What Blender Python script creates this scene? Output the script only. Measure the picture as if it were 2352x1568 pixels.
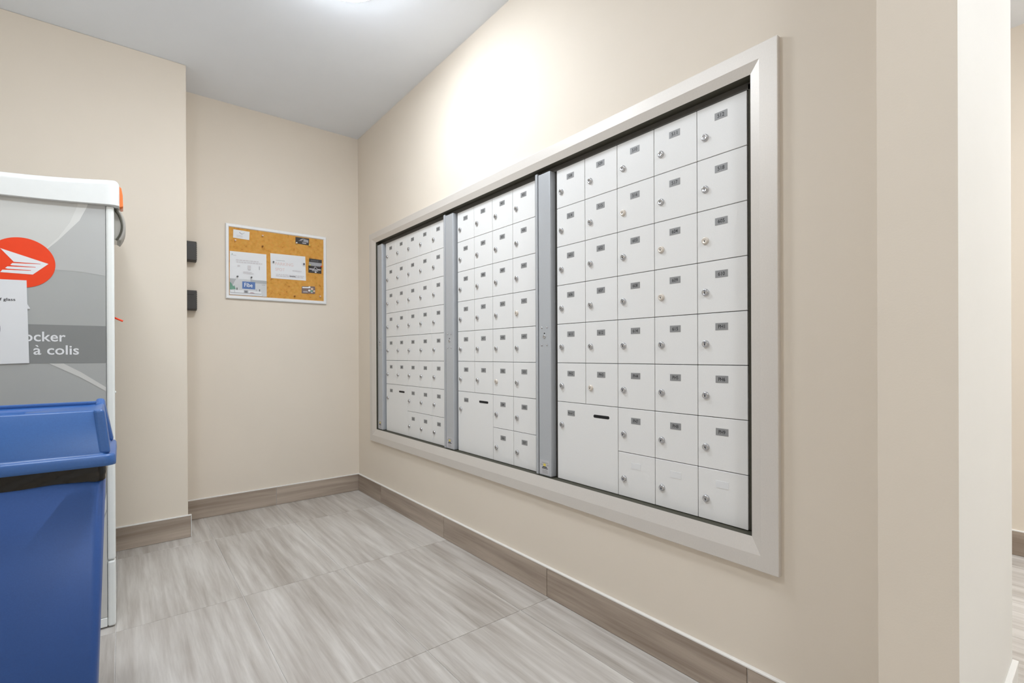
import bpy, bmesh, math, random
from mathutils import Matrix, Vector

# ------------------------------------------------------------------ clearing
for o in list(bpy.data.objects):
    bpy.data.objects.remove(o, do_unlink=True)
scene = bpy.context.scene
COL = scene.collection
random.seed(7)

# All layout numbers below are in camera heights (1 unit = U metres), z measured from the floor.
# X runs along the back wall, Y along the mailbox wall, Z up.
U = 0.97

# ------------------------------------------------------------------ camera
YAW, PITCH, ROLL = 0.6763514, -0.0014076, -0.0042117
FPX, CY = 1116.395, 816.239
fw = Vector((math.sin(YAW)*math.cos(PITCH), math.cos(YAW)*math.cos(PITCH), math.sin(PITCH)))
rt = Vector((math.cos(YAW), -math.sin(YAW), 0))
up = rt.cross(fw)
r2 = rt*math.cos(ROLL) + up*math.sin(ROLL)
u2 = -rt*math.sin(ROLL) + up*math.cos(ROLL)
cam_d = bpy.data.cameras.new('camera')
cam = bpy.data.objects.new('camera', cam_d)
COL.objects.link(cam)
cam.matrix_world = Matrix(((r2.x, u2.x, -fw.x, 0), (r2.y, u2.y, -fw.y, 0), (r2.z, u2.z, -fw.z, U), (0, 0, 0, 1)))
cam_d.sensor_fit = 'HORIZONTAL'
cam_d.sensor_width = 36
cam_d.lens = FPX/2352*36
cam_d.shift_y = (CY-784)/2352
cam_d.clip_start = 0.02
scene.camera = cam

# ------------------------------------------------------------------ world, exposure
world = bpy.data.worlds.new('world')
scene.world = world
world.use_nodes = True
world.node_tree.nodes['Background'].inputs[0].default_value = (1, 0.97, 0.93, 1)
world.node_tree.nodes['Background'].inputs[1].default_value = 0.5
vs = scene.view_settings
vs.view_transform = 'Standard'
vs.look = 'None'
vs.gamma = 1
vs.exposure = 1.87
vs.use_curve_mapping = False
LAMP = 42.0          # radiance of a ceiling lamp's glass

# ------------------------------------------------------------------ materials
def s2l(c):
    return tuple(((v/255/12.92) if v/255 <= 0.04045 else ((v/255+0.055)/1.055)**2.4) for v in c)

def mat(name, rgb, rough=0.6, metal=0.0, noise=0.0, scale=40.0, bump=0.0, bscale=200.0, spec=0.5, coat=0.0):
    m = bpy.data.materials.new(name)
    m.use_nodes = True
    nt = m.node_tree
    b = nt.nodes['Principled BSDF']
    c = s2l(rgb)
    b.inputs['Base Color'].default_value = (*c, 1)
    b.inputs['Roughness'].default_value = rough
    b.inputs['Metallic'].default_value = metal
    b.inputs['Specular IOR Level'].default_value = spec
    b.inputs['Coat Weight'].default_value = coat
    tc = nt.nodes.new('ShaderNodeTexCoord')
    if noise > 0:
        n = nt.nodes.new('ShaderNodeTexNoise')
        n.inputs['Scale'].default_value = scale
        n.inputs['Detail'].default_value = 4
        nt.links.new(tc.outputs['Object'], n.inputs['Vector'])
        r = nt.nodes.new('ShaderNodeValToRGB')
        r.color_ramp.elements[0].position = 0.3
        r.color_ramp.elements[1].position = 0.7
        r.color_ramp.elements[0].color = (*[v*(1-noise) for v in c], 1)
        r.color_ramp.elements[1].color = (*[min(1, v*(1+noise)) for v in c], 1)
        nt.links.new(n.outputs['Fac'], r.inputs['Fac'])
        nt.links.new(r.outputs['Color'], b.inputs['Base Color'])
    if bump > 0:
        n2 = nt.nodes.new('ShaderNodeTexNoise')
        n2.inputs['Scale'].default_value = bscale
        n2.inputs['Detail'].default_value = 3
        nt.links.new(tc.outputs['Object'], n2.inputs['Vector'])
        bp = nt.nodes.new('ShaderNodeBump')
        bp.inputs['Strength'].default_value = bump
        bp.inputs['Distance'].default_value = 0.001
        nt.links.new(n2.outputs['Fac'], bp.inputs['Height'])
        nt.links.new(bp.outputs['Normal'], b.inputs['Normal'])
    return m

def streak_mat(name, dark, light, axis, rough, fine=26.0, long=1.1, spec=0.5):
    """stone-look porcelain tile with streaks along one axis, shifted per tile"""
    m = bpy.data.materials.new(name)
    m.use_nodes = True
    nt = m.node_tree
    N, L = nt.nodes, nt.links
    b = N['Principled BSDF']
    tc = N.new('ShaderNodeTexCoord')
    oi = N.new('ShaderNodeObjectInfo')
    mul = N.new('ShaderNodeMath'); mul.operation = 'MULTIPLY'; mul.inputs[1].default_value = 37.0
    L.new(oi.outputs['Random'], mul.inputs[0])
    add = N.new('ShaderNodeVectorMath'); add.operation = 'ADD'
    L.new(tc.outputs['Object'], add.inputs[0]); L.new(mul.outputs[0], add.inputs[1])
    mp = N.new('ShaderNodeMapping')
    sc = [fine, fine, fine]; sc[axis] = long
    mp.inputs['Scale'].default_value = sc
    L.new(add.outputs[0], mp.inputs['Vector'])
    n1 = N.new('ShaderNodeTexNoise'); n1.inputs['Scale'].default_value = 1.0; n1.inputs['Detail'].default_value = 5
    n1.inputs['Roughness'].default_value = 0.62; n1.inputs['Distortion'].default_value = 0.25
    L.new(mp.outputs[0], n1.inputs['Vector'])
    mp2 = N.new('ShaderNodeMapping')
    sc2 = [5.0, 5.0, 5.0]; sc2[axis] = 0.7
    mp2.inputs['Scale'].default_value = sc2
    L.new(add.outputs[0], mp2.inputs['Vector'])
    n2 = N.new('ShaderNodeTexNoise'); n2.inputs['Scale'].default_value = 1.0; n2.inputs['Detail'].default_value = 2
    L.new(mp2.outputs[0], n2.inputs['Vector'])
    mx = N.new('ShaderNodeMath'); mx.operation = 'MULTIPLY_ADD'; mx.inputs[1].default_value = 0.6
    hl = N.new('ShaderNodeMath'); hl.operation = 'MULTIPLY'; hl.inputs[1].default_value = 0.4
    L.new(n2.outputs['Fac'], hl.inputs[0]); L.new(n1.outputs['Fac'], mx.inputs[0]); L.new(hl.outputs[0], mx.inputs[2])
    r = N.new('ShaderNodeValToRGB')
    r.color_ramp.elements[0].position = 0.35; r.color_ramp.elements[1].position = 0.63
    r.color_ramp.elements[0].color = (*s2l(dark), 1); r.color_ramp.elements[1].color = (*s2l(light), 1)
    L.new(mx.outputs[0], r.inputs['Fac']); L.new(r.outputs['Color'], b.inputs['Base Color'])
    b.inputs['Roughness'].default_value = rough
    b.inputs['Specular IOR Level'].default_value = spec
    return m

def emit_mat(name, rgb, strength):
    m = bpy.data.materials.new(name)
    m.use_nodes = True
    b = m.node_tree.nodes['Principled BSDF']
    b.inputs['Base Color'].default_value = (0.9, 0.9, 0.88, 1)
    b.inputs['Emission Color'].default_value = (*rgb, 1)
    b.inputs['Emission Strength'].default_value = strength
    return m

def cork_mat():
    m = bpy.data.materials.new('cork')
    m.use_nodes = True
    nt = m.node_tree; N, L = nt.nodes, nt.links
    b = N['Principled BSDF']
    tc = N.new('ShaderNodeTexCoord')
    v = N.new('ShaderNodeTexVoronoi'); v.inputs['Scale'].default_value = 90
    n = N.new('ShaderNodeTexNoise'); n.inputs['Scale'].default_value = 55; n.inputs['Detail'].default_value = 6
    L.new(tc.outputs['Object'], v.inputs['Vector']); L.new(tc.outputs['Object'], n.inputs['Vector'])
    r = N.new('ShaderNodeValToRGB')
    e = r.color_ramp.elements
    e[0].position = 0.24; e[0].color = (*s2l((176, 116, 50)), 1)
    e[1].position = 0.38; e[1].color = (*s2l((214, 154, 70)), 1)
    e2 = e.new(0.75); e2.color = (*s2l((224, 168, 86)), 1)
    L.new(n.outputs['Fac'], r.inputs['Fac'])
    mix = N.new('ShaderNodeMixRGB'); mix.blend_type = 'MULTIPLY'; mix.inputs[0].default_value = 0.06
    L.new(r.outputs['Color'], mix.inputs[1]); L.new(v.outputs['Color'], mix.inputs[2])
    L.new(mix.outputs[0], b.inputs['Base Color'])
    b.inputs['Roughness'].default_value = 0.95
    return m

M = {}
M['wall'] = mat('beige_wall_paint', (231, 220, 205), 0.7, noise=0.012, scale=3, bump=0.12, bscale=260)
M['white_wall'] = mat('off_white_wall_paint', (227, 224, 218), 0.7, noise=0.01, scale=3, bump=0.1, bscale=260)
M['ceiling'] = mat('ceiling_paint', (241, 245, 251), 0.85, noise=0.01, scale=4, bump=0.1, bscale=180)
M['grout'] = mat('pale_grout', (214, 210, 205), 0.9, noise=0.08, scale=30)
M['floor_tile'] = streak_mat('floor_tile_stone', (160, 151, 142), (211, 206, 200), 1, 0.36, fine=34.0, long=2.0)
M['base_x'] = streak_mat('baseboard_stone_x', (138, 122, 108), (196, 181, 166), 0, 0.45)
M['base_y'] = streak_mat('baseboard_stone_y', (138, 122, 108), (196, 181, 166), 1, 0.45)
M['trim_white'] = mat('white_metal_trim', (236, 233, 228), 0.35, noise=0.01, scale=20)
M['door'] = mat('mailbox_powder_coat', (236, 235, 233), 0.42, noise=0.02, scale=420, bump=0.06, bscale=600)
M['post'] = mat('silver_anodised', (190, 193, 197), 0.38, metal=0.25, noise=0.02, scale=300)
M['dark_gap'] = mat('cabinet_interior', (92, 90, 86), 0.7, noise=0.03, scale=30)
M['black_gap'] = mat('black_gap', (22, 22, 23), 0.8, noise=0.03, scale=30)
M['frame'] = mat('champagne_aluminium', (219, 213, 206), 0.46, metal=0.2, noise=0.02, scale=250)
M['chrome'] = mat('lock_chrome', (200, 200, 202), 0.22, metal=0.8, noise=0.02, scale=80)
M['brass'] = mat('lock_nickel_warm', (226, 217, 206), 0.35, metal=0.3, noise=0.02, scale=80)
M['plate'] = mat('number_plate_grey', (150, 150, 150), 0.5, metal=0.1, noise=0.02, scale=200)
M['blank'] = mat('blank_plate_white', (234, 234, 234), 0.25, noise=0.01, scale=100)
M['ink'] = mat('black_ink', (38, 38, 40), 0.6, noise=0.02, scale=100)
M['grey_ink'] = mat('grey_ink', (170, 168, 170), 0.6, noise=0.02, scale=100)
M['pale_ink'] = mat('pale_ink', (212, 208, 210), 0.6, noise=0.02, scale=100)
M['red_ink'] = mat('faded_red_ink', (226, 206, 203), 0.6, noise=0.02, scale=100)
M['paper'] = mat('paper_white', (232, 233, 235), 0.75, noise=0.01, scale=12, bump=0.06, bscale=18)
M['sticker'] = mat('sticker_silver', (196, 195, 198), 0.45, noise=0.02, scale=80)
M['sticker_yellow'] = mat('sticker_yellow', (222, 202, 96), 0.5, noise=0.02, scale=80)
M['cork'] = cork_mat()
M['board_frame'] = mat('white_board_frame', (238, 239, 240), 0.3, noise=0.01, scale=60)
M['card_dark'] = mat('card_black', (52, 48, 48), 0.5, noise=0.05, scale=60)
M['card_grey'] = mat('card_grey', (160, 160, 164), 0.5, noise=0.03, scale=60)
M['card_brown'] = mat('card_brown', (124, 104, 98), 0.5, noise=0.05, scale=60)
M['green_ink'] = mat('green_ink', (112, 158, 138), 0.6, noise=0.12, scale=60)
M['photo_grey'] = mat('photo_grey', (208, 209, 210), 0.55, noise=0.06, scale=14)
M['photo_shade'] = mat('photo_shade', (176, 178, 180), 0.55, noise=0.06, scale=14)
M['tv_blue'] = mat('tv_blue', (84, 116, 172), 0.5, noise=0.12, scale=26)
M['pink_ink'] = mat('pink_ink', (196, 172, 178), 0.6, noise=0.05, scale=30)
M['peach'] = mat('peach_ink', (224, 196, 172), 0.6, noise=0.05, scale=30)
M['pin_white'] = mat('pin_pearl', (240, 206, 184), 0.25, noise=0.02, scale=50)
M['pin_cream'] = mat('pin_cream', (242, 236, 230), 0.25, noise=0.02, scale=50)
M['pin_yellow'] = mat('pin_yellow', (222, 202, 96), 0.3, noise=0.02, scale=50)
M['pin_lime'] = mat('pin_lime', (204, 206, 112), 0.3, noise=0.02, scale=50)
M['pin_red'] = mat('pin_red', (228, 72, 36), 0.3, noise=0.02, scale=50)
M['pin_dark'] = mat('pin_navy', (54, 52, 78), 0.3, noise=0.02, scale=50)
M['pin_grey'] = mat('pin_grey', (104, 106, 108), 0.3, noise=0.02, scale=50)
M['pin_brown'] = mat('pin_brown', (150, 98, 40), 0.3, noise=0.02, scale=50)
M['reader'] = mat('black_plastic', (62, 60, 58), 0.5, noise=0.08, scale=300, bump=0.2, bscale=500)
M['reader_led'] = mat('smoked_plastic', (34, 34, 34), 0.25, noise=0.02, scale=50)
M['blue'] = mat('blue_plastic', (38, 78, 144), 0.42, noise=0.05, scale=260, bump=0.1, bscale=420, spec=0.5)
M['blue_lid'] = mat('blue_plastic_lid', (54, 99, 164), 0.36, noise=0.04, scale=260, bump=0.08, bscale=420, spec=0.5)
M['liner'] = mat('black_bin_liner', (16, 15, 14), 0.16, noise=0.1, scale=25, bump=0.8, bscale=22)
M['lock_white'] = mat('locker_white_plastic', (240, 243, 240), 0.28, noise=0.01, scale=40)
M['lock_cap'] = mat('locker_cap_white', (232, 234, 232), 0.22, noise=0.01, scale=40, coat=0.3)
M['print_top'] = mat('print_pale_grey', (206, 206, 202), 0.4, noise=0.015, scale=3)
M['print_swoosh'] = mat('print_swoosh', (216, 216, 212), 0.4, noise=0.015, scale=3)
M['print_mid'] = mat('print_grey', (186, 187, 185), 0.4, noise=0.015, scale=3)
M['print_low'] = mat('print_mid_grey', (172, 174, 172), 0.4, noise=0.015, scale=3)
M['print_band'] = mat('print_band_grey', (136, 138, 137), 0.4, noise=0.02, scale=6)
M['orange'] = mat('print_orange', (240, 66, 18), 0.42, noise=0.02, scale=20)
M['orange_clear'] = mat('orange_plastic', (248, 128, 60), 0.3, noise=0.02, scale=20)
M['grey_metal'] = mat('grey_trim', (168, 164, 156), 0.5, noise=0.03, scale=50)
M['seal_gap_shade'] = mat('dark_seal_gap_shade', (70, 68, 56), 0.7, noise=0.05, scale=80)
LAMP_RGB = (0.93, 1.0, 1.075)
M['lamp_ring'] = mat('lamp_ring_metal', (210, 210, 208), 0.3, metal=0.7, noise=0.02, scale=80)
M['bare_paper'] = mat('notice_paper', (226, 228, 230), 0.7, noise=0.02, scale=5, bump=0.4, bscale=12)

# ------------------------------------------------------------------ helpers
ORG = {}

class MB:
    """collects polygons (layout units) and links them as one mesh object"""
    def __init__(s):
        s.v, s.f, s.m, s.sm = [], [], [], []
    def poly(s, pts, m=0, smooth=False):
        i = len(s.v); s.v += [tuple(p) for p in pts]
        s.f.append(tuple(range(i, i+len(pts)))); s.m.append(m); s.sm.append(smooth)
    def box(s, x0, x1, y0, y1, z0, z1, m=0):
        i = len(s.v)
        s.v += [(x, y, z) for x in (x0, x1) for y in (y0, y1) for z in (z0, z1)]
        for q in ((0, 1, 3, 2), (4, 6, 7, 5), (0, 4, 5, 1), (2, 3, 7, 6), (0, 2, 6, 4), (1, 5, 7, 3)):
            s.f.append(tuple(i+k for k in q)); s.m.append(m); s.sm.append(False)
    def raw(s, verts, faces, m=0, smooth=False):
        i = len(s.v); s.v += [tuple(p) for p in verts]
        for f in faces:
            s.f.append(tuple(i+k for k in f)); s.m.append(m); s.sm.append(smooth)
    def grid(s, rows, m=0, smooth=True, closed=False):
        """rows of points, quads between neighbouring rows"""
        i = len(s.v); n = len(rows[0])
        for r in rows: s.v += [tuple(p) for p in r]
        for a in range(len(rows)-1):
            for k in range(n if closed else n-1):
                k2 = (k+1) % n
                s.f.append((i+a*n+k, i+a*n+k2, i+(a+1)*n+k2, i+(a+1)*n+k)); s.m.append(m); s.sm.append(smooth)
    def lathe(s, prof, c, axis, n=16, m=0, smooth=True, cap=True):
        """prof: (radius, distance along axis); axis: unit vector tuple"""
        a = Vector(axis); b = a.orthogonal().normalized(); d = a.cross(b)
        rows = [[tuple(Vector(c)+a*h+(b*math.cos(2*math.pi*k/n)+d*math.sin(2*math.pi*k/n))*r) for k in range(n)] for r, h in prof]
        s.grid(rows, m, smooth, True)
        if cap:
            s.poly(rows[-1], m); s.poly(rows[0][::-1], m)
    def build(s, name, mats, parent=None, origin=(0, 0, 0), bevel=0.0, seg=1, recalc=True, subsurf=0, mesh=None):
        if mesh is None:
            me = bpy.data.meshes.new(name)
            me.from_pydata([tuple((p[k]-origin[k])*U for k in range(3)) for p in s.v], [], s.f)
            for mm in (mats if isinstance(mats, (list, tuple)) else [mats]): me.materials.append(M[mm])
            me.polygons.foreach_set('material_index', s.m)
            me.polygons.foreach_set('use_smooth', s.sm)
            if recalc:
                bm = bmesh.new(); bm.from_mesh(me)
                bmesh.ops.remove_doubles(bm, verts=bm.verts, dist=1e-6)
                bmesh.ops.recalc_face_normals(bm, faces=bm.faces)
                bm.to_mesh(me); bm.free()
            me.update()
        else:
            me = mesh
        return place(name, me, parent, origin, bevel, seg, subsurf)

def place(name, me, parent, origin, bevel=0.0, seg=1, subsurf=0):
    o = bpy.data.objects.new(name, me)
    COL.objects.link(o)
    po = ORG[parent.name] if parent else (0, 0, 0)
    if parent: o.parent = parent
    o.location = tuple((origin[k]-po[k])*U for k in range(3))
    ORG[o.name] = tuple(origin)
    if bevel > 0:
        b = o.modifiers.new('bevel', 'BEVEL'); b.width = bevel*U; b.segments = seg; b.limit_method = 'ANGLE'
        b.angle_limit = math.radians(40)
    if subsurf:
        b = o.modifiers.new('subsurf', 'SUBSURF'); b.levels = subsurf; b.render_levels = subsurf
    return o

def empty(name, origin):
    o = bpy.data.objects.new(name, None)
    COL.objects.link(o)
    o.location = tuple(v*U for v in origin)
    o.empty_display_size = 0.05
    ORG[o.name] = tuple(origin)
    return o

def tag(o, label, cat=None, group=None, kind=None):
    o['label'] = label
    if cat: o['category'] = cat
    if group: o['group'] = group
    if kind: o['kind'] = kind
    return o

def struct(o, label):
    o['kind'] = 'structure'; o['label'] = label
    return o

_tc = {}
def text(s):
    """flat outline mesh of a string in a unit box (verts 0..1, faces)"""
    if s in _tc: return _tc[s]
    cu = bpy.data.curves.new('t', 'FONT'); cu.body = s; cu.size = 1; cu.resolution_u = 3; cu.offset = 0.012
    ob = bpy.data.objects.new('t', cu); COL.objects.link(ob)
    dg = bpy.context.evaluated_depsgraph_get()
    me = bpy.data.meshes.new_from_object(ob.evaluated_get(dg))
    vs_ = [(v.co.x, v.co.y) for v in me.vertices]; fs = [tuple(p.vertices) for p in me.polygons]
    bpy.data.objects.remove(ob, do_unlink=True); bpy.data.curves.remove(cu); bpy.data.meshes.remove(me)
    x0 = min(v[0] for v in vs_); x1 = max(v[0] for v in vs_); y0 = min(v[1] for v in vs_); y1 = max(v[1] for v in vs_)
    r = ([((x-x0)/(x1-x0), (y-y0)/(y1-y0)) for x, y in vs_], fs)
    _tc[s] = r
    return r

def text_on_x(mb, s, X, yl, yr, z0, z1, m):
    """lettering on a plane facing -X: yl is the reader's left"""
    v, f = text(s)
    mb.raw([(X, yl+(yr-yl)*a, z0+(z1-z0)*b) for a, b in v], f, m)

def text_on_y(mb, s, Y, x0, x1, z0, z1, m, skew=0.0):
    v, f = text(s)
    mb.raw([(x0+(x1-x0)*a, Y, z0+(z1-z0)*b+skew*a) for a, b in v], f, m)

# ------------------------------------------------------------------ the room
XW, YB, ZC = 1.378, 3.545, 2.61           # mailbox wall, back wall, ceiling
XP, YP = 0.283, 3.225                     # corner of the projecting wall at the left
XL, YR = -1.6, -2.2                       # unseen walls
XH = 3.45                                 # far wall of the hallway
PX0, PX1, PY0, PY1 = 1.245, 1.985, 0.19, 0.318   # end partition
HY0, HY1, HZ0, HZ1 = 0.590, 3.280, 0.430, 1.826  # wall opening for the mailboxes

mb = MB(); mb.box(XL-.1, XH+.1, YR-.1, YB+.1, -0.06, -0.002)
floor = struct(mb.build('floor', 'grout', origin=(0, 0, 0)), 'grey stone-look tiled floor with pale grout lines')
mb = MB(); mb.box(XL-.1, XH+.1, YR-.1, YB+.1, ZC, ZC+.08)
struct(mb.build('ceiling', 'ceiling'), 'plain pale grey painted ceiling')

mb = MB()
for y0, y1, z0, z1 in ((PY1, HY0, 0, ZC), (HY1, YB, 0, ZC), (HY0, HY1, 0, HZ0), (HY0, HY1, HZ1, ZC)):
    mb.box(XW, 1.46, y0, y1, z0, z1)
mb.box(1.46, PX1, PY1, YB, 0, ZC)
struct(mb.build('wall_right', 'wall'), 'beige wall holding the recessed mailboxes')
mb = MB(); mb.box(XP, XH+.1, YB, YB+.1, 0, ZC)
struct(mb.build('wall_back', 'wall'), 'beige wall behind the cork board')
mb = MB(); mb.box(XL-.1, XP, YP, YB+.1, 0, ZC)
struct(mb.build('wall_left', 'wall', bevel=.004, seg=2), 'beige wall projecting behind the parcel locker')
mb = MB(); mb.box(XL-.1, XL, YR, YP, 0, ZC)
struct(mb.build('wall_side', 'wall'), 'beige side wall of the mail room')
mb = MB(); mb.box(XL-.1, XH+.1, YR-.1, YR, 0, ZC)
struct(mb.build('wall_rear', 'wall'), 'beige wall opposite the cork board')
mb = MB(); mb.box(XH, XH+.1, YR, YB, 0, ZC)
struct(mb.build('wall_hallway', 'wall'), 'beige hallway wall seen past the white wall end')
mb = MB(); mb.box(PX0+.0015, PX1, PY0+.0015, PY1, 0, ZC)
pt = struct(mb.build('wall_partition', 'wall'), 'partition wall ending beside the mailbox wall')
mb = MB(); mb.box(PX0, PX0+.003, PY0, PY1, 0, ZC)
mb.box(PX0, PX1, PY0, PY0+.003, 0, ZC, 1)
mb.build('paint_face', ['wall', 'white_wall'], pt, bevel=.0012, seg=2)

# floor tiles
GX, GY, TW, TL, GAP = -0.022, 3.090, 0.412, 0.8125, 0.0026
_tile = {}
xs = [GX+TW*k for k in range(-5, 10)]
ys = [GY-TL*k for k in range(-1, 8)]
for i in range(len(xs)-1):
    for j in range(len(ys)-1):
        x0, x1 = max(xs[i], XL), min(xs[i+1], XH)
        y0, y1 = max(ys[j+1], YR), min(ys[j], YB)
        if x1-x0 < .02 or y1-y0 < .02: continue
        w, l = round(x1-x0-GAP, 4), round(y1-y0-GAP, 4)
        if (w, l) not in _tile:
            t = MB(); t.box(-w/2, w/2, -l/2, l/2, -.008, 0)
            o = t.build('floor_tile', 'floor_tile', floor, bevel=.0006)
            _tile[(w, l)] = o.data
            o.location = ((x0+x1)/2*U, (y0+y1)/2*U, 0)
        else:
            o = place('floor_tile', _tile[(w, l)], floor, ((x0+x1)/2, (y0+y1)/2, 0), bevel=.0006)

# baseboards: stone tiles with a white metal edge trim
BH, BT = 0.118, 0.012
def baseboard_y(name, label, x, y0, y1, joints, side=-1, white=False):
    xa, xb = (x-BT, x) if side < 0 else (x, x+BT)
    t = MB(); t.box(xa+.004 if side < 0 else xa, xb if side < 0 else xb-.004, y0, y1, 0, BH)
    o = struct(t.build(name, 'grout'), label)
    cuts = [y0]+sorted(j for j in joints if y0 < j < y1)+[y1]
    for a, b in zip(cuts[:-1], cuts[1:]):
        t = MB(); t.box(xa, xb, a+.0016, b-.0016, 0.001, BH)
        t.build('baseboard_tile', 'white_wall' if white else 'base_y', o, origin=((xa+xb)/2, (a+b)/2, BH/2), bevel=.0008)
    t = MB(); t.box(xa-.001 if side < 0 else xa, xb if side < 0 else xb+.001, y0, y1, BH, BH+.006)
    t.build('edge_trim', 'trim_white', o, bevel=.001)
def baseboard_x(name, label, y, x0, x1, joints, white=False, corner=None):
    t = MB(); t.box(x0, x1, y-BT+.004, y, 0, BH)
    o = struct(t.build(name, 'grout'), label)
    cuts = [x0]+sorted(j for j in joints if x0 < j < x1)+[x1]
    for a, b in zip(cuts[:-1], cuts[1:]):
        t = MB(); t.box(a+.0016, b-.0016, y-BT, y, 0.001, BH)
        t.build('baseboard_tile', 'white_wall' if white else 'base_x', o, origin=((a+b)/2, y-BT/2, BH/2), bevel=.0008)
    t = MB(); t.box(x0, x1, y-BT-.001, y, BH, BH+.006)
    t.build('edge_trim', 'trim_white', o, bevel=.001)
    if corner:
        t = MB(); t.box(corner, corner+.003, y-BT-.001, y, 0, BH+.006)
        t.build('corner_trim', 'trim_white', o, bevel=.0008)
JY = [3.1296-.8255*k for k in range(7)]
baseboard_y('baseboard_right', 'taupe stone tile baseboard under the mailboxes', XW, PY1, YB-BT, JY)
baseboard_x('baseboard_back', 'taupe stone tile baseboard below the cork board', YB, XP, XW, [0.805, -.02])
baseboard_x('baseboard_left', 'taupe stone tile baseboard behind the parcel locker', YP, XL, XP+BT, [-.5], corner=XP+BT)
baseboard_y('baseboard_hallway', 'taupe stone tile baseboard along the hallway wall', XH, YR, YB, JY)
baseboard_x('baseboard_partition', 'white baseboard round the foot of the wall end', PY0, PX0-.003, PX1, [], white=True)

# ------------------------------------------------------------------ ceiling lights: the seen one and added fill lamps
def ceiling_light(x, y, label, power):
    e = empty('ceiling_light', (x, y, ZC))
    tag(e, label, 'ceiling light', 'dome ceiling lights')
    t = MB(); t.lathe([(.178, 0), (.182, -.006), (.182, -.040), (.172, -.046)], (x, y, ZC), (0, 0, 1), 40)
    t.build('base_ring', 'lamp_ring', e, origin=(x, y, ZC))
    t = MB()
    prof = [(.168*math.cos(a), -.044-.050*math.sin(a)) for a in [math.pi/2*k/10 for k in range(10)]]+[(.004, -.094)]
    t.lathe(prof, (x, y, ZC), (0, 0, 1), 40)
    key = 'lamp_glass_%g' % power
    if key not in M: M[key] = emit_mat(key, LAMP_RGB, LAMP*power)
    t.build('glass_dome', key, e, origin=(x, y, ZC))
ceiling_light(.708, 1.965, 'round white glass dome light on the ceiling by the mailboxes', .40)
ceiling_light(-.20, 1.38, 'added unseen fill light with a white glass dome on the ceiling before the parcel locker', .36)  # out of view, added to even out the room brightness
ceiling_light(.60, -1.00, 'added unseen fill light with a white glass dome at the mail room entrance', .50)  # added out of view to light the partition and facing walls
ceiling_light(2.80, -.95, 'added unseen fill light with a white glass dome over the hallway opening', .7)  # unseen fill lamp, added to brighten the white wall end
ceiling_light(2.75, 1.9, 'added unseen fill light with a white glass dome at the hallway end', .55)  # unseen lamp added as fill for the hallway

# ------------------------------------------------------------------ mailbox surround
XF, XB, XQ, XD = 1.362, 1.3725, 1.380, 1.402
R_out = (.5655, 3.300, .4035, 1.8485)
R_in = (.6125, 3.2596, .4460, 1.8080)
R_bev = (.6410, 3.2090, .4905, 1.7800)
e = empty('mailbox_surround', (XW, .5655, .4035))
tag(e, 'champagne grey metal frame around the three mailbox banks', 'frame')
rings = [(XW, R_out), (XF+.0015, R_out), (XF, tuple(a+b for a, b in zip(R_out, (.0015, -.0015, .0015, -.0015)))), (XF, R_in), (XB, R_bev), (XD+.022, R_bev)]
def corners(X, r):
    return [(X, r[0], r[2]), (X, r[1], r[2]), (X, r[1], r[3]), (X, r[0], r[3])]
for k in range(4):
    t = MB()
    rows = [[corners(X, r)[k], corners(X, r)[(k+1) % 4]] for X, r in rings]
    for n, (a, b) in enumerate(zip(rows[:-1], rows[1:])):
        t.poly([a[0], a[1], b[1], b[0]], 1 if n == 4 else 0)  # last strip: shade of the gap put into the reveal's dark colour
    t.build('frame_rail', ['frame', 'seal_gap_shade'], e, origin=corners(XF, R_out)[k], recalc=True)

# ------------------------------------------------------------------ mailbox banks
ROW0, ROWP = 1.758, 0.1583
def row_top(k): return ROW0-ROWP*k

def lock_mesh(name, m):
    t = MB()
    t.lathe([(.0112, 0), (.0112, .0030), (.0100, .0062), (.0076, .0078), (.0070, .0074), (.0002, .0074)], (0, 0, 0), (-1, 0, 0), 18, 0)
    t.lathe([(.0016, .0075), (.0014, .0080)], (0, 0, .0), (-1, 0, 0), 8, 1)
    t.box(-.0080, -.0074, -.0011, .0011, -.0048, .001, 1)
    me = bpy.data.meshes.new(name)
    me.from_pydata([tuple(c*U for c in p) for p in t.v], [], t.f)
    for mm in (m, 'ink'): me.materials.append(M[mm])
    me.polygons.foreach_set('material_index', t.m); me.polygons.foreach_set('use_smooth', t.sm)
    bm = bmesh.new(); bm.from_mesh(me); bmesh.ops.recalc_face_normals(bm, faces=bm.faces); bm.to_mesh(me); bm.free()
    return me
LOCK = lock_mesh('lock', 'chrome')
LOCKW = lock_mesh('lock_warm', 'brass')
WARM = {'516', '605', '604', '415', '609', '502', 'PH3'}
t = MB(); g = .0011
_door = {}
def door_mesh(w, h):
    if (w, h) not in _door:
        t = MB(); t.box(0, .013, -w+g, -g, -h+g, -g)
        me = bpy.data.meshes.new('compartment_door')
        me.from_pydata([tuple(c*U for c in p) for p in t.v], [], t.f)
        me.materials.append(M['door'])
        bm = bmesh.new(); bm.from_mesh(me); bmesh.ops.recalc_face_normals(bm, faces=bm.faces)
        bmesh.ops.bevel(bm, geom=bm.edges, offset=.0008, segments=1, affect='EDGES'); bm.to_mesh(me); bm.free()
        _door[(w, h)] = me
    return _door[(w, h)]

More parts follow.
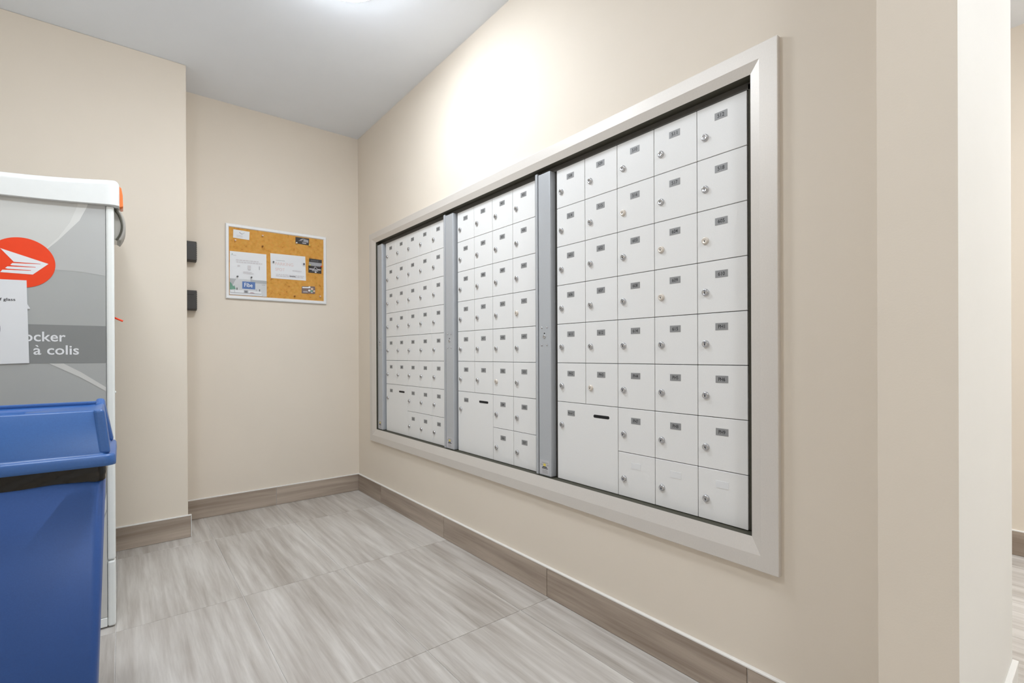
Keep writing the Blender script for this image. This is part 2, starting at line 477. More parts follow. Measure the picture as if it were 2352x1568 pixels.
def door(parent, yl, zt, w, h, num, blank=False):
    """yl: the door's left edge seen from the room (largest Y), zt: top edge"""
    d = place('compartment_door', door_mesh(w, h), parent, (XD, yl, zt))
    l = place('lock', LOCKW if num in WARM else LOCK, d, (XD, yl-.0275, zt-.0935))
    l.rotation_euler = (random.uniform(-.35, .35), 0, 0)
    yc = yl-.0785; zc = zt-.0425
    t = MB()
    if blank:
        t.box(XD-.0008, XD, yc-.0200, yc+.0200, zc-.0105, zc+.0105)
        t.build('blank_plate', 'blank', d, origin=(XD, yc, zc))
    else:
        t.box(XD-.0006, XD, yc-.0196, yc+.0196, zc-.0108, zc+.0108)
        hw = .0155 if num.startswith('Par') else .0105
        hh = .0046 if num.startswith('Par') else .0057
        text_on_x(t, num, XD-.0008, yc+hw, yc-hw, zc-hh, zc+hh, 1)
        t.build('number_plate', ['plate', 'ink'], d, origin=(XD, yc, zc), recalc=False)
    return d

def bank(label, ytop, cols, pitch, nums, parcel, post_y, rail_y, hinge=False):
    yend = ytop-cols*pitch
    e = empty('mailbox_bank', (XD, ytop, ROW0-8*ROWP))
    tag(e, label, 'mailbox bank', 'mailbox banks in the wall')
    # carcass behind the doors
    t = MB()
    ya = post_y[0]+.001; yb = yend-.016 if hinge else rail_y[1]+.0005
    t.box(XD+.014, XD+.020, yb, ya, R_bev[2]+.001, R_bev[3]-.001)
    t.box(XD+.004, XD+.014, yb, ya, ROW0+.001, R_bev[3]-.001)  # header bar, its shadowed look put into the dark colour
    t.build('cabinet_body', 'dark_gap', e, origin=(XD, ytop, 1.0))
    it = iter(nums)
    for r in range(8):
        for c in range(cols):
            if r >= 6 and c < 2: continue
            n = next(it)
            door(e, ytop-c*pitch, row_top(r), pitch, ROWP, n, blank=(n == ''))
        if r == 5:
            d = door(e, ytop, row_top(6), 2*pitch, 2*ROWP, parcel)
            # outgoing slot
            ys_, zs = ytop-1.5*pitch, row_top(6)-.0425
            t = MB(); pts = []
            for a in range(24):
                an = 2*math.pi*a/24
                pts.append((XD-.0006, ys_+math.copysign(.0330, math.cos(an))+.0055*math.cos(an), zs+.0058*math.sin(an)))
            t.poly(pts)
            t.poly([(XD-.0001, p[1], p[2]) for p in pts][::-1])
            for a in range(24):
                p, q = pts[a], pts[(a+1) % 24]
                t.poly([p, q, (XD-.0001, q[1], q[2]), (XD-.0001, p[1], p[2])])
            t.build('mail_slot', 'black_gap', d, origin=(XD, ys_, zs))
    # locking post at the bank's left
    p0, p1 = post_y
    t = MB(); t.box(XQ+.001, XD+.013, p1, p0, R_bev[2]+.002, 1.760)
    post = t.build('locking_post', 'post', e, origin=(XQ, p0, R_bev[2]), bevel=.0035, seg=2)
    ym = (p0+p1)/2
    for dy in (.016, -.016):
        for z in (1.114, 1.040):
            t = MB(); t.lathe([(.0048, 0), (.0044, .0016), (.0028, .0028), (.0002, .0032)], (XQ+.001, ym+dy, z), (-1, 0, 0), 12)
            t.build('screw', 'chrome', post, origin=(XQ, ym+dy, z))
    t = MB()
    t.lathe([(.0088, 0), (.0084, .0016), (.0062, .0020), (.0002, .0020)], (XQ+.001, ym, 1.076), (-1, 0, 0), 16, 0)
    t.lathe([(.0032, 0), (.0030, .0012)], (XQ+.001, ym, 1.0895), (-1, 0, 0), 10, 1)
    t.lathe([(.0020, .0018), (.0018, .0024)], (XQ+.001, ym, 1.076), (-1, 0, 0), 10, 1)
    t.build('post_lock', ['chrome', 'ink'], post, origin=(XQ, ym, 1.076))
    t = MB()
    ya_, yb_ = ym+.031, ym-.026
    t.box(XQ+.0004, XQ+.001, yb_, ya_, .4995, .5580)
    t.box(XQ+.0001, XQ+.0005, ym-.006, ym+.009, .5330, .5440, 1)
    for za, zb, a, b, mi in ((.545, .549, .020, -.020, 3), (.536, .541, .027, .012, 3), (.536, .541, -.010, -.023, 3), (.5275, .5315, .014, -.012, 2),
                             (.5225, .5255, .018, -.018, 2), (.5165, .5185, .014, -.014, 3), (.5125, .5150, .016, -.016, 3), (.5085, .5110, .015, -.017, 3), (.5040, .5070, .016, -.018, 3)):
        t.box(XQ+.0001, XQ+.0005, ym+b, ym+a, za, zb, mi)
    t.build('sticker', ['sticker', 'sticker_yellow', 'ink', 'grey_ink'], post, origin=(XQ, ym, .53))
    if rail_y:
        t = MB(); t.box(XQ+.001, XD+.012, rail_y[1], rail_y[0], R_bev[2]+.002, 1.768)
        t.build('side_rail', 'post', e, origin=(XQ, rail_y[0], R_bev[2]), bevel=.0012)
    if hinge:
        t = MB(); yk = yend-.0055
        t.box(XD+.004, XD+.012, R_bev[0]+.001, yend-.001, R_bev[2]+.004, R_bev[3]-.006, 0)
        z = R_bev[2]+.01; k = 0
        while z < R_bev[3]-.03:
            t.lathe([(.0042, 0), (.0042, .0155)], (XD-.004, R_bev[0]+.0056, z), (0, 0, 1), 8, 1)
            z += .0225; k += 1
        t.build('piano_hinge', ['seal_gap_shade', 'dark_gap'], e, origin=(XD, yend, 1.0))
    return e

def seq(a, b): return [str(n) for n in range(a, b+1) if n % 100 != 13]
n1 = seq(201, 220)+seq(301, 318)
n2 = ['319', '320']+seq(401, 420)+seq(501, 507)
n3 = seq(508, 518)+seq(601, 615)+['PH%d' % k for k in range(1, 10)]+['', '', '']
bank('five-column mailbox bank at the cork board end of the surround', 3.113, 5, .1558, n1, 'Parcel A', (3.206, 3.130), (2.3190, 2.3025))
bank('four-column mailbox bank between two locking posts', 2.208, 4, .1567, n2, 'Parcel B', (2.2995, 2.2210), (1.5582, 1.5442))
bank('five-column mailbox bank with penthouse boxes PH1 to PH9', 1.448, 5, .1568, n3, 'Parcel C', (1.5390, 1.4665), None, hinge=True)

# ------------------------------------------------------------------ cork board and what hangs on it
e = empty('cork_board', (.827, YB, 1.364))
tag(e, 'cork notice board with white frame on the beige wall', 'notice board')
BO = (.515, 1.140, 1.366, 1.8435); BI = (.534, 1.121, 1.388, 1.8225)
t = MB(); t.box(BI[0]-.006, BI[1]+.006, YB-.009, YB-.001, BI[2]-.006, BI[3]+.006)
t.build('cork_panel', 'cork', e, origin=(.827, YB, 1.6))
def crn(r, y): return [(r[0], y, r[2]), (r[1], y, r[2]), (r[1], y, r[3]), (r[0], y, r[3])]
prof = [(YB-.0005, BO), (YB-.012, BO), (YB-.016, tuple(a+b for a, b in zip(BO, (.004, -.004, .004, -.004)))), (YB-.016, tuple(a+b for a, b in zip(BI, (-.004, .004, -.004, .004)))), (YB-.009, BI)]
for k in range(4):
    t = MB()
    rows = [[crn(r, y)[k], crn(r, y)[(k+1) % 4]] for y, r in prof]
    for a, b in zip(rows[:-1], rows[1:]): t.poly([a[0], a[1], b[1], b[0]])
    t.build('frame_rail', 'board_frame', e, origin=crn(BO, YB)[k])

YC = YB-.009
class Sheet:
    """a thin sheet on a wall facing -Y with flat print laid on it"""
    def __init__(s, y, corners, base, thick=.0012, lift=0.0004):
        s.mb = MB(); s.mats = [base]; s.y = y-lift; s.c = corners; s.n = 0
        a, b = s.y, s.y-thick
        f = [(x, b, z) for x, z in corners]; k = [(x, a, z) for x, z in corners]
        s.mb.poly(f); s.mb.poly(k[::-1])
        for i in range(len(f)):
            j = (i+1) % len(f); s.mb.poly([f[j], f[i], k[i], k[j]])
        s.front = b
    def mi(s, m):
        if m not in s.mats: s.mats.append(m)
        return s.mats.index(m)
    def _y(s):
        s.n += 1; return s.front-.00025-.00004*s.n
    def uv(s, u, v):
        """bilinear position inside the sheet, (0,0) = lower left; corners run TL, TR, BR, BL"""
        tl, tr, br, bl = s.c[:4]
        x = (1-u)*((1-v)*bl[0]+v*tl[0])+u*((1-v)*br[0]+v*tr[0])
        z = (1-u)*((1-v)*bl[1]+v*tl[1])+u*((1-v)*br[1]+v*tr[1])
        return x, z
    def poly(s, pts, m):
        y = s._y(); s.mb.poly([(x, y, z) for x, z in (s.uv(*p) for p in pts)], s.mi(m))
    def rect(s, u0, u1, v0, v1, m): s.poly([(u0, v0), (u1, v0), (u1, v1), (u0, v1)], m)
    def disc(s, u, v, ru, rv, m, n=16): s.poly([(u+ru*math.cos(2*math.pi*k/n), v+rv*math.sin(2*math.pi*k/n)) for k in range(n)], m)
    def text(s, t, u0, u1, v0, v1, m):
        y = s._y(); v, f = text(t)
        q = [s.uv(u0+(u1-u0)*a, v0+(v1-v0)*b) for a, b in v]
        s.mb.raw([(x, y, z) for x, z in q], f, s.mi(m))
    def lines(s, u0, u1, v0, v1, n, m, seed=1):
        rr = random.Random(seed)
        for k in range(n):
            a = v1-(v1-v0)*(k+.5)/n; h = (v1-v0)/n*.28; u = u0+rr.uniform(0, .05)*(u1-u0)
            end = u1-rr.uniform(0, .22)*(u1-u0)
            while u < end:
                w = rr.uniform(.04, .11)*(u1-u0); s.rect(u, min(u+w, end), a-h, a+h, m); u += w+.018*(u1-u0)
    def build(s, name, label, cat, group=None):
        c = s.c; o = (sum(p[0] for p in c)/len(c), s.y, min(p[1] for p in c))
        ob = s.mb.build(name, s.mats, origin=o, recalc=False)
        return tag(ob, label, cat, group)

s = Sheet(YC, [(.5585, 1.8101), (.6518, 1.8075), (.6493, 1.7535), (.5570, 1.7563)], 'paper')
s.poly([(.38, .74), (.42, .62), (.52, .52), (.66, .68), (.70, .84), (.62, .66), (.52, .62), (.44, .68)], 'grey_ink')
s.disc(.40, .72, .025, .07, 'card_grey'); s.lines(.2, .62, .14, .42, 2, 'pale_ink', 3)
s.build('business_card', 'white business card with grey curl emblem near the board corner', 'card')

s = Sheet(YC, [(.5385, 1.6692), (.7505, 1.6728), (.7516, 1.3915), (.5362, 1.3905)], 'paper')
s.rect(0, 1, 0, .375, 'photo_grey'); s.poly([(0, .375), (.17, .375), (.0, .1)], 'photo_shade')
s.rect(.55, 1, .30, .375, 'photo_shade')
s.poly([(0, .30), (.05, .26), (.09, .20), (.13, .14), (.05, .12), (0, .12)], 'green_ink')
s.poly([(.02, .13), (.12, .22), (.16, .13)], 'green_ink')
s.rect(.33, .68, .155, .325, 'tv_blue'); s.text('Fibe', .385, .61, .20, .295, 'paper')
s.rect(.02, .12, .06, .11, 'paper'); s.rect(.14, .37, .06, .12, 'paper'); s.rect(.38, .48, .065, .125, 'card_grey'); s.rect(.40, .46, .075, .10, 'pin_grey')
s.rect(.50, .85, .065, .115, 'paper'); s.poly([(.52, .06), (.56, .085), (.62, .085), (.68, .06)], 'pink_ink')
s.rect(.02, .85, .050, .058, 'card_grey'); s.rect(.0, .86, .012, .045, 'paper'); s.rect(.0, .9, .004, .010, 'photo_shade')
s.rect(.175, .205, .12, .17, 'pin_grey'); s.rect(.79, .815, .115, .165, 'pin_grey'); s.rect(.70, .71, .115, .165, 'card_grey'); s.rect(.86, .96, .268, .276, 'card_grey')
s.text('F', .05, .075, .905, .945, 'green_ink'); s.rect(.08, .17, .905, .918, 'pale_ink')
s.lines(.14, .90, .74, .83, 2, 'pale_ink', 5); s.lines(.35, .65, .50, .56, 2, 'pale_ink', 8)
s.rect(.48, .56, .60, .70, 'pale_ink'); s.rect(.20, .27, .66, .69, 'pale_ink'); s.rect(.79, .805, .62, .70, 'grey_ink')
s.build('advert_poster', 'white advert poster with a blue television printed at its foot', 'poster')

s = Sheet(YC, [(.7742, 1.6846), (.9973, 1.6888), (1.0017, 1.5215), (.7782, 1.5191)], 'paper')
s.text('PARKING', .125, .64, .54, .665, 'red_ink'); s.text('SPOT', .125, .39, .315, .435, 'red_ink')
s.lines(.13, .48, .72, .75, 1, 'grey_ink', 2); s.lines(.13, .97, .08, .20, 2, 'pale_ink', 4)
s.rect(.52, .69, .115, .142, 'pin_grey'); s.lines(.60, .90, .33, .40, 1, 'pale_ink', 9)
s.build('parking_notice', 'white sheet reading PARKING SPOT pinned to the cork', 'notice')

s = Sheet(YC, [(.9340, 1.8162), (1.0239, 1.8170), (1.0210, 1.7700), (.9338, 1.7729)], 'card_dark')
s.poly([(.28, .52), (.40, .78), (.55, .88), (.75, .84), (.60, .78), (.50, .66), (.42, .56)], 'grey_ink')
s.poly([(.56, .52), (.62, .76), (.78, .80), (.95, .72), (.95, .36), (.6, .42)], 'card_grey')
s.rect(.2, .9, .46, .50, 'card_grey'); s.lines(.48, .88, .10, .34, 1, 'pale_ink', 2)
s.build('business_card', 'black business card with a pale car outline', 'card')

s = Sheet(YC, [(1.0232, 1.6800), (1.1097, 1.6788), (1.1085, 1.6296), (1.0210, 1.6300)], 'card_dark')
s.rect(0, 1, 0, .52, 'card_grey'); s.lines(.12, .85, .62, .86, 2, 'pin_grey', 1); s.lines(.2, .8, .16, .36, 1, 'photo_shade', 4)
s.build('business_card', 'card with a black band above a grey band', 'card')
s = Sheet(YC, [(1.0178, 1.6289), (1.1067, 1.6294), (1.1060, 1.5808), (1.0176, 1.5811)], 'card_dark', lift=.0014)
s.poly([(.40, .62), (.47, .95), (.53, .95), (.60, .82), (.72, .62), (.66, .60), (.56, .78), (.50, .86), (.46, .62)], 'grey_ink')
s.rect(.06, .46, .46, .60, 'pale_ink'); s.rect(.48, .66, .40, .56, 'card_grey'); s.rect(.68, .95, .46, .60, 'pale_ink')
s.rect(.26, .74, .26, .40, 'card_grey'); s.disc(.55, .13, .08, .10, 'pale_ink')
s.build('business_card', 'black card with a white diamond emblem and bar', 'card')
rc = []
for cx_, cz_, a0 in ((.9787, 1.4762, 90), (1.0573, 1.4810, 0), (1.0571, 1.4402, -90), (.9774, 1.4370, 180)):
    for k in range(4):
        a = math.radians(a0+90-30*k); rc.append((cx_+.0055*math.cos(a), cz_+.0055*math.sin(a)))
s = Sheet(YC, rc, 'card_brown')
s.c = [(.9732, 1.4823), (1.0628, 1.4870), (1.0626, 1.4352), (.9719, 1.4316)]
s.lines(.04, .62, .70, .95, 1, 'paper', 3); s.rect(.05, .60, .72, .88, 'paper'); s.disc(.57, .86, .08, .13, 'paper'); s.disc(.76, .64, .10, .15, 'peach')
s.disc(.56, .42, .09, .14, 'paper'); s.rect(.65, .82, .22, .48, 'green_ink'); s.disc(.92, .36, .08, .12, 'peach'); s.lines(.1, .5, .12, .34, 2, 'pale_ink', 6); s.disc(.75, .16, .07, .06, 'pale_ink')
s.build('loyalty_card', 'brown plastic card with white lettering and rounded corners', 'card')

def pin(x, z, m, label, y=YC, tilt=(0, 0)):
    t = MB()
    t.lathe([(.0011, 0), (.0011, .004), (.0044, .005), (.0048, .006), (.0030, .0085), (.0030, .012), (.0052, .0145), (.0048, .016), (.0002, .0168)], (0, 0, 0), (tilt[0], -1, tilt[1]), 10)
    o = t.build('push_pin', m, origin=(0, 0, 0))
    o.location = (x*U, (y-.0002)*U, z*U)
    tag(o, label, 'push pin')
pin(.5682, 1.7395, 'pin_white', 'pearly push pin below the curl emblem card')
pin(.7267, 1.7926, 'pin_white', 'pearly push pin alone in the bare upper cork')
pin(.7264, 1.7222, 'pin_brown', 'brown push pin alone in bare cork above the parking notice')
pin(.9379, 1.7740, 'pin_cream', 'cream push pin at the corner of the black car card', YC-.0013)
pin(1.0226, 1.7690, 'pin_yellow', 'yellow push pin under the black car card corner')
pin(1.0246, 1.6312, 'pin_lime', 'lime push pin between the two stacked cards', YC-.003)
pin(1.1024, 1.6300, 'pin_red', 'red push pin between the two stacked cards', YC-.003)
pin(.7916, 1.6270, 'pin_grey', 'grey push pin beside the word PARKING', YC-.0013)
pin(.9883, 1.6320, 'pin_dark', 'navy push pin at the free edge of the parking notice', YC-.0013, (-.2, .2))
pin(.5791, 1.5091, 'pin_grey', 'grey push pin above the plant on the advert poster', YC-.0013)
pin(.6596, 1.5113, 'pin_grey', 'grey push pin above the blue television on the poster', YC-.0013)
pin(1.0934, 1.4188, 'pin_white', 'pearly push pin below the brown rounded card')
pin(.9246, 1.4077, 'pin_brown', 'brown push pin near the bottom rail of the cork board')

# ------------------------------------------------------------------ card readers beside the projecting wall
def reader(z0, z1, label):
    e = empty('card_reader', (.32, YB, z0))
    tag(e, label, 'card reader')
    x0, x1, yf = .2845, .3555, YB-.060
    t = MB()
    A = [(x0, YB-.001, z0), (x1+.003, YB-.001, z0), (x1+.003, YB-.001, z1), (x0, YB-.001, z1)]
    B = [(x0, yf+.012, z0+.001), (x1+.001, yf+.012, z0+.001), (x1+.001, yf+.012, z1-.001), (x0, yf+.012, z1-.001)]
    C = [(x0, yf, z0+.006), (x1-.003, yf, z0+.007), (x1-.003, yf, z1-.006), (x0, yf, z1-.005)]
    t.grid([A, B, C], 0, False, True); t.poly(C); t.poly(A[::-1])
    t.build('housing', 'reader', e, origin=(.32, YB, z0), bevel=.002, seg=2)
    n = 9
    for k in range(n):
        z = z0+.014+(z1-z0-.028)*k/(n-1)
        t = MB(); t.box(x1-.003, x1+.0022, yf+.010, yf+.030, z-.0032, z+.0032)
        t.build('grip_rib', 'reader', e, origin=(x1, yf, z), bevel=.0008)
    t = MB(); t.box(x0+.012, x1-.014, yf-.0006, yf, z1-.030, z1-.026)
    t.build('indicator', 'reader_led', e, origin=(x0, yf, z1))
reader(1.574, 1.695, 'upper black card reader beside the projecting wall')
reader(1.278, 1.399, 'lower black card reader beside the projecting wall')

# ------------------------------------------------------------------ parcel locker
YL = 2.327; LX0 = -.98; LYB = 3.12
e = empty('parcel_locker', (-.5, YL, 0))
tag(e, 'white and grey parcel locker with an orange round emblem', 'parcel locker')
t = MB(); t.box(LX0+.01, -.030, YL+.012, LYB, 0.02, 1.56)
t.build('cabinet_body', 'lock_white', e, origin=(-.5, YL, 0), bevel=.004, seg=2)
t = MB(); t.box(LX0+.04, -.0455, YL+.003, YL+.014, .040, 1.575)
panel = t.build('front_panel', 'print_low', e, origin=(-.5, YL, .8))
for xa, xb in ((-.0445, -.0205), (LX0, LX0+.024)):
    t = MB()
    for za, zb in ((0.004, .246), (.249, 1.556)):
        t.box(xa, xb, YL, YL+.045, za, zb)
    t.build('corner_post', 'lock_white', e, origin=(xa, YL, 0), bevel=.008, seg=4)
t = MB(); t.box(LX0+.024, -.045, YL+.002, YL+.03, .006, .040)
t.build('kick_plate', 'lock_white', e, origin=(-.5, YL, 0), bevel=.002)
# cap with softly crowned ends
t = MB()
xsn = [LX0-.02+(-.0045-(LX0-.02))*k/24 for k in range(25)]
def capz(x):
    u = max(0.0, 1.0-((x+.5)/.47)**2)
    return 1.558-.023*u, 1.653-.041*u
rows = []
def ring(x, ins, dz):
    zb, zt = capz(x)
    yf, yb = YL-.012+ins, LYB+.012-ins
    zt -= dz; rr = .020
    pts = [(x, yf, zb), (x, yf, zb+.002), (x, yf, zt-rr-.003)]
    for k in range(5):
        a = math.radians(90*k/4); pts.append((x, yf+rr-rr*math.cos(a), zt-rr+rr*math.sin(a)))
    pts += [(x, yf+rr+.004, zt), (x, yb-rr-.004, zt)]
    for k in range(5):
        a = math.radians(90*k/4); pts.append((x, yb-rr+rr*math.sin(a), zt-rr+rr*math.cos(a)))
    pts += [(x, yb, zt-rr-.003), (x, yb, zb+.002), (x, yb, zb)]
    return pts
ends = []
for k in range(6):
    a = math.radians(90*k/5); ends.append((.016*math.sin(a), .016*(1-math.cos(a))))
rows = []
for d, i in reversed(ends): rows.append(ring(LX0-.02+(.016-d), i, i))
for x in xsn[1:-1]:
    if LX0-.004 < x < -.0205: rows.append(ring(x, 0, 0))
for d, i in ends: rows.append(ring(-.0045-.016+d, i, i))
t.grid(rows, 0, True, True); t.poly(rows[0][::-1]); t.poly(rows[-1])
t.build('cap', 'lock_cap', e, origin=(-.5, YL, 1.55))
t = MB(); rw = []
for y in (YL+.02, YL+.10):
    rw.append([(-.0060, y, 1.640), (.0010, y, 1.632), (.0050, y, 1.606), (.0060, y, 1.566), (-.0060, y, 1.560)])
t.grid(rw, 0, True, True); t.poly(rw[0]); t.poly(rw[1][::-1])
tag(t.build('side_reflector', 'orange_clear', e, origin=(0, YL, 1.6)), 'orange strip on the cap side')
# curved side guard below the cap
def arc(r0, c, y, a0, a1, n=14):
    return [(c[0]+r0*math.cos(math.radians(a0+(a1-a0)*k/n)), y, c[1]+r0*math.sin(math.radians(a0+(a1-a0)*k/n))) for k in range(n+1)]
c = (-.0945, 1.492)
t = MB()
o1 = arc(.108, c, YL+.03, 38, -33); o2 = arc(.108, c, YL+.14, 38, -33); i1 = arc(.0975, c, YL+.03, 38, -33); i2 = arc(.0975, c, YL+.14, 38, -33)
t.grid([i1, o1, o2, i2, i1], 0, True)
t.poly([o1[0], o2[0], i2[0], i1[0]]); t.poly([o1[-1], i1[-1], i2[-1], o2[-1]])
t.build('curved_guard', 'grey_metal', e, origin=(0, YL, 1.49))
t = MB(); s1 = arc(.0985, c, YL+.026, 40, -34); s2 = arc(.0935, c, YL+.026, 40, -34); s3 = arc(.0985, c, YL+.034, 40, -34); s4 = arc(.0935, c, YL+.034, 40, -34)
t.grid([s2, s1, s3, s4, s2], 0, True)
t.build('guard_seal', 'seal_gap_shade', e, origin=(0, YL, 1.49))
t = MB(); f1 = arc(.0935, c, YL+.032, 40, -34)
t.poly(f1+[(-.031, YL+.032, 1.440), (-.031, YL+.032, 1.556)]); f2 = arc(.0935, c, YL+.036, 40, -34)
t.poly((f2+[(-.031, YL+.036, 1.440), (-.031, YL+.036, 1.556)])[::-1])
t.build('guard_plate', 'grey_metal', e, origin=(0, YL, 1.49))
t = MB(); t.lathe([(.0035, 0), (.0035, .030), (.0030, .031)], (-.0240, YL+.05, 1.148), (.90, 0, -.43), 10)
tag(t.build('side_latch', 'orange', e, origin=(-.02, YL+.05, 1.148)), 'small orange latch at the side')
t = MB(); t.lathe([(.0050, 0), (.0046, .003), (.0002, .005)], (-.0215, YL+.022, .867), (1, 0, 0), 10)
t.build('rivet', 'lock_white', e, origin=(-.02, YL, .867))
# print on the front panel
PY = YL+.003
def flat(name, polys, m, lift):
    t = MB()
    for p in polys: t.poly([(x, PY-lift, z) for x, z in p])
    return t.build(name, m, panel, origin=(-.3, PY, 1.3), recalc=False)
XLp, XRp = LX0+.041, -.0456
flat('print_field', [[(XLp, 1.306), (-.178, 1.3055), (-.1135, 1.3046), (XRp, 1.296), (XRp, 1.575), (XLp, 1.575)]], 'print_mid', .0003)
sw = [(-.1202, 1.575), (-.1202, 1.5415), (-.1396, 1.4788), (-.17, 1.424), (-.1996, 1.381), (-.26, 1.325), (-.36, 1.310)]
flat('print_field', [[(XLp, 1.575), (XLp, 1.307), (-.36, 1.3071)]+sw[::-1][1:]], 'print_top', .0005)
flat('print_swoosh', [[(-.124, 1.575), (-.1210, 1.5415), (-.142, 1.477), (-.172, 1.420), (-.205, 1.375), (-.265, 1.315), (-.245, 1.320), (-.1738, 1.4073), (-.1166, 1.4879), (-.0969, 1.5381), (-.088, 1.575)]], 'print_swoosh', .0007)
flat('print_band', [[(XLp, .9770), (XRp, .9770), (XRp, 1.1118), (XLp, 1.1118)]], 'print_band', .0005)
flat('print_swoosh', [[(-.1976, .9765), (-.1606, .9760), (-.1149, .9447), (XRp, .8872), (XRp, .872), (-.1149, .925)]], 'print_top', .0007)
flat('print_swoosh', [[(-.38, .08), (-.06, .42), (XRp, .50), (XRp, .44), (-.07, .36), (-.34, .08)]], 'print_swoosh', .0007)
flat('print_field', [[(XLp, .042), (XRp, .042), (XRp, .43), (-.07, .35), (-.34, .08), (XLp, .06)]], 'print_top', .0005)
cxl, czl, rl = -.265, 1.3205, .0848
flat('emblem_disc', [[(cxl+rl*math.cos(2*math.pi*k/64), czl+rl*math.sin(2*math.pi*k/64)) for k in range(64)]], 'orange', .0010)
wing = [[(-.3147, 1.3626), (-.1978, 1.3230), (-.2172, 1.3210), (-.2828, 1.3206)],
        [(-.1978, 1.3230), (-.2371, 1.2822), (-.3151, 1.2827), (-.3098, 1.2913), (-.2420, 1.2949)],
        [(-.2411, 1.2967), (-.2976, 1.2957), (-.3034, 1.2977), (-.2981, 1.3036), (-.2303, 1.3072)],
        [(-.2293, 1.3088), (-.2875, 1.3083), (-.2911, 1.3097), (-.2863, 1.3162), (-.2185, 1.3196)],
        [(-.1978, 1.3230), (-.2420, 1.2949), (-.2411, 1.2967), (-.2303, 1.3072), (-.2293, 1.3088), (-.2185, 1.3196), (-.2172, 1.3210)]]
flat('emblem_wing', wing, 'paper', .0014)
t = MB(); text_on_y(t, 'locker', PY-.0010, -.2700, -.1547, 1.0530, 1.0872, 0)
t.build('lettering', 'paper', panel, origin=(-.2, PY, 1.05), recalc=False)
t = MB(); text_on_y(t, 'a colis', PY-.0010, -.2368, -.1197, 1.0070, 1.0405, 0)
t.poly([(-.2325, PY-.0010, 1.0405), (-.2268, PY-.0010, 1.0405), (-.2235, PY-.0010, 1.0342), (-.2272, PY-.0010, 1.0342)])
t.build('lettering', 'paper', panel, origin=(-.2, PY, 1.01), recalc=False)

s = Sheet(PY-.0016, [(-.560, 1.2520), (-.2523, 1.2607), (-.2470, .9789), (-.555, .9690)], 'bare_paper', lift=.0002)
s.text('of glass', .762, .908, .738, .782, 'ink')
s.disc(.768, .418, .020, .066, 'card_grey')
s.poly([(1.0, .715), (1.022, .66), (1.0, .655)], 'bare_paper')
s.build('notice_sheet', 'white paper notice taped over the locker emblem', 'notice')

# ------------------------------------------------------------------ recycling bin
BX0, BX1, BY0, BY1 = -.600, -.0125, 1.536, 1.826
e = empty('recycling_bin', (-.3, 1.68, 0))
tag(e, 'slim blue plastic recycling bin with black liner and lid', 'bin')
def rrect(x0, x1, y0, y1, z, r, n=5):
    pts = []
    for cx_, cy_, a0 in ((x1-r, y0+r, -90), (x1-r, y1-r, 0), (x0+r, y1-r, 90), (x0+r, y0+r, 180)):
        for k in range(n):
            a = math.radians(a0+90*k/(n-1)); pts.append((cx_+r*math.cos(a), cy_+r*math.sin(a), z))
    return pts
def inset(d, z, r=.03): return rrect(BX0+d, BX1-d, BY0+d, BY1-d, z, r)
t = MB()
rows = [inset(.046, 0.0, .02), inset(.044, .012, .022), inset(.0215, .745, .022), inset(.026, .745, .02), inset(.050, .02, .02)]
t.grid(rows, 0, True, True); t.poly(rows[0][::-1]); t.poly(rows[-1])
t.build('bin_body', 'blue', e, origin=(-.3, 1.68, 0))
# liner folded over the rim, with a wavy hem
t = MB(); top = inset(.0190, .742, .022); N = len(top)
def dense(pts, k=6):
    out = []
    for i in range(len(pts)):
        a, b = pts[i], pts[(i+1) % len(pts)]
        d = math.dist(a, b); m = max(1, int(d/.012))
        for j in range(m): out.append(tuple(a[q]+(b[q]-a[q])*j/m for q in range(3)))
    return out
tp = dense(top); L = []
for lv in range(6):
    row = []
    for i, p in enumerate(tp):
        w = .5+.5*math.sin(i*.31+1.2)*math.cos(i*.11)
        z = .742-(.036+.010*w)*lv/5
        dx = (p[0]+.306); dy = (p[1]-1.681)
        k = 1+.0045*math.sin(i*.9+lv*1.7)*(1 if lv else 0)-.002*lv/5
        row.append((-.306+dx*k, 1.681+dy*(1+(k-1)*1.6), z))
    L.append(row)
t.grid(L, 0, True, True)
tag(t.build('bin_liner', 'liner', e, origin=(-.3, 1.68, .72)), 'black plastic bag edge showing under the lid')
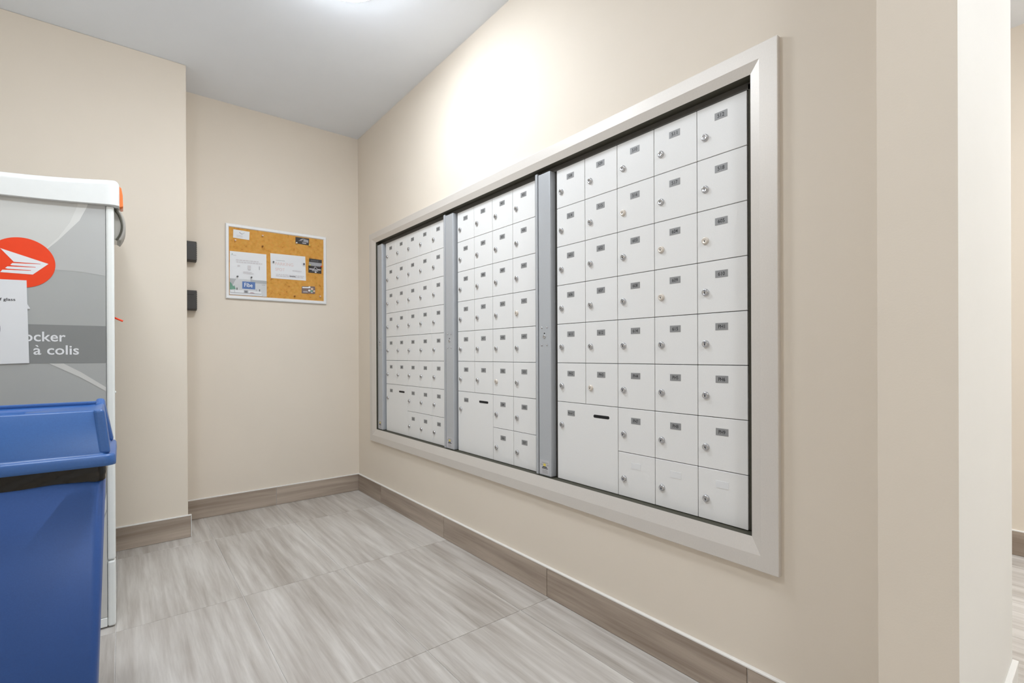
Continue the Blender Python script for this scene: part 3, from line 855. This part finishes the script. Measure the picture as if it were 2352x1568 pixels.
# lid
t = MB()
rows = [inset(.018, .7345, .020), inset(.0, .7350, .024), inset(-.0005, .7420, .024), inset(.0005, .7560, .024), inset(.0035, .7610, .022), inset(.0120, .7615, .020),
        inset(.0150, .768, .020), rrect(BX0+.026, BX1-.026, BY0+.030, BY1-.026, .8655, .022), rrect(BX0+.030, BX1-.030, BY0+.036, BY1-.030, .8695, .020)]
t.grid(rows, 0, True, True)
top = rows[-1]
inn = rrect(BX0+.052, BX1-.052, BY0+.050, BY1-.046, .8640, .020)
t.grid([top, inn], 0, True, True)
# round opening in the top
cxh, cyh, rh = -.306, 1.682, .078
hole = []
for p in inn:
    a = math.atan2(p[1]-cyh, p[0]-cxh); hole.append((cxh+rh*1.62*math.cos(a), cyh+rh*math.sin(a), .8615))
t.grid([inn, hole], 0, True, True)
t.grid([hole, [(cxh+(p[0]-cxh)*.92, cyh+(p[1]-cyh)*.92, .840) for p in hole]], 0, True, True)
lid = t.build('lid', 'blue_lid', e, origin=(-.3, 1.68, .73))
# ribs: raised corner ridges and the taller back lip
def ridge(pts, name):
    t = MB(); t.grid(pts, 0, False, True); t.poly(pts[0][::-1]); t.poly(pts[-1])
    t.build(name, 'blue_lid', lid, origin=(-.3, 1.68, .8), bevel=.007, seg=3)
xr = BX1
for sx in (1, -1):
    X = lambda d: (BX1-d) if sx > 0 else (BX0+d)
    ridge([[(X(.010), BY0+.016, .762), (X(.034), BY0+.014, .762), (X(.034), BY0+.05, .762), (X(.010), BY0+.05, .762)],
           [(X(.022), BY0+.030, .871), (X(.044), BY0+.028, .871), (X(.044), BY0+.05, .868), (X(.022), BY0+.05, .868)]], 'corner_ridge')
    ridge([[(X(.006), BY1-.05, .762), (X(.034), BY1-.05, .762), (X(.034), BY1-.012, .762), (X(.006), BY1-.012, .762)],
           [(X(.026), BY1-.06, .868), (X(.046), BY1-.06, .868), (X(.046), BY1-.022, .884), (X(.026), BY1-.022, .884)]], 'corner_ridge')
t = MB(); t.box(BX0+.04, BX1-.04, BY1-.040, BY1-.028, .864, .8755)
t.build('back_lip', 'blue_lid', lid, origin=(-.3, 1.8, .87), bevel=.004, seg=2)
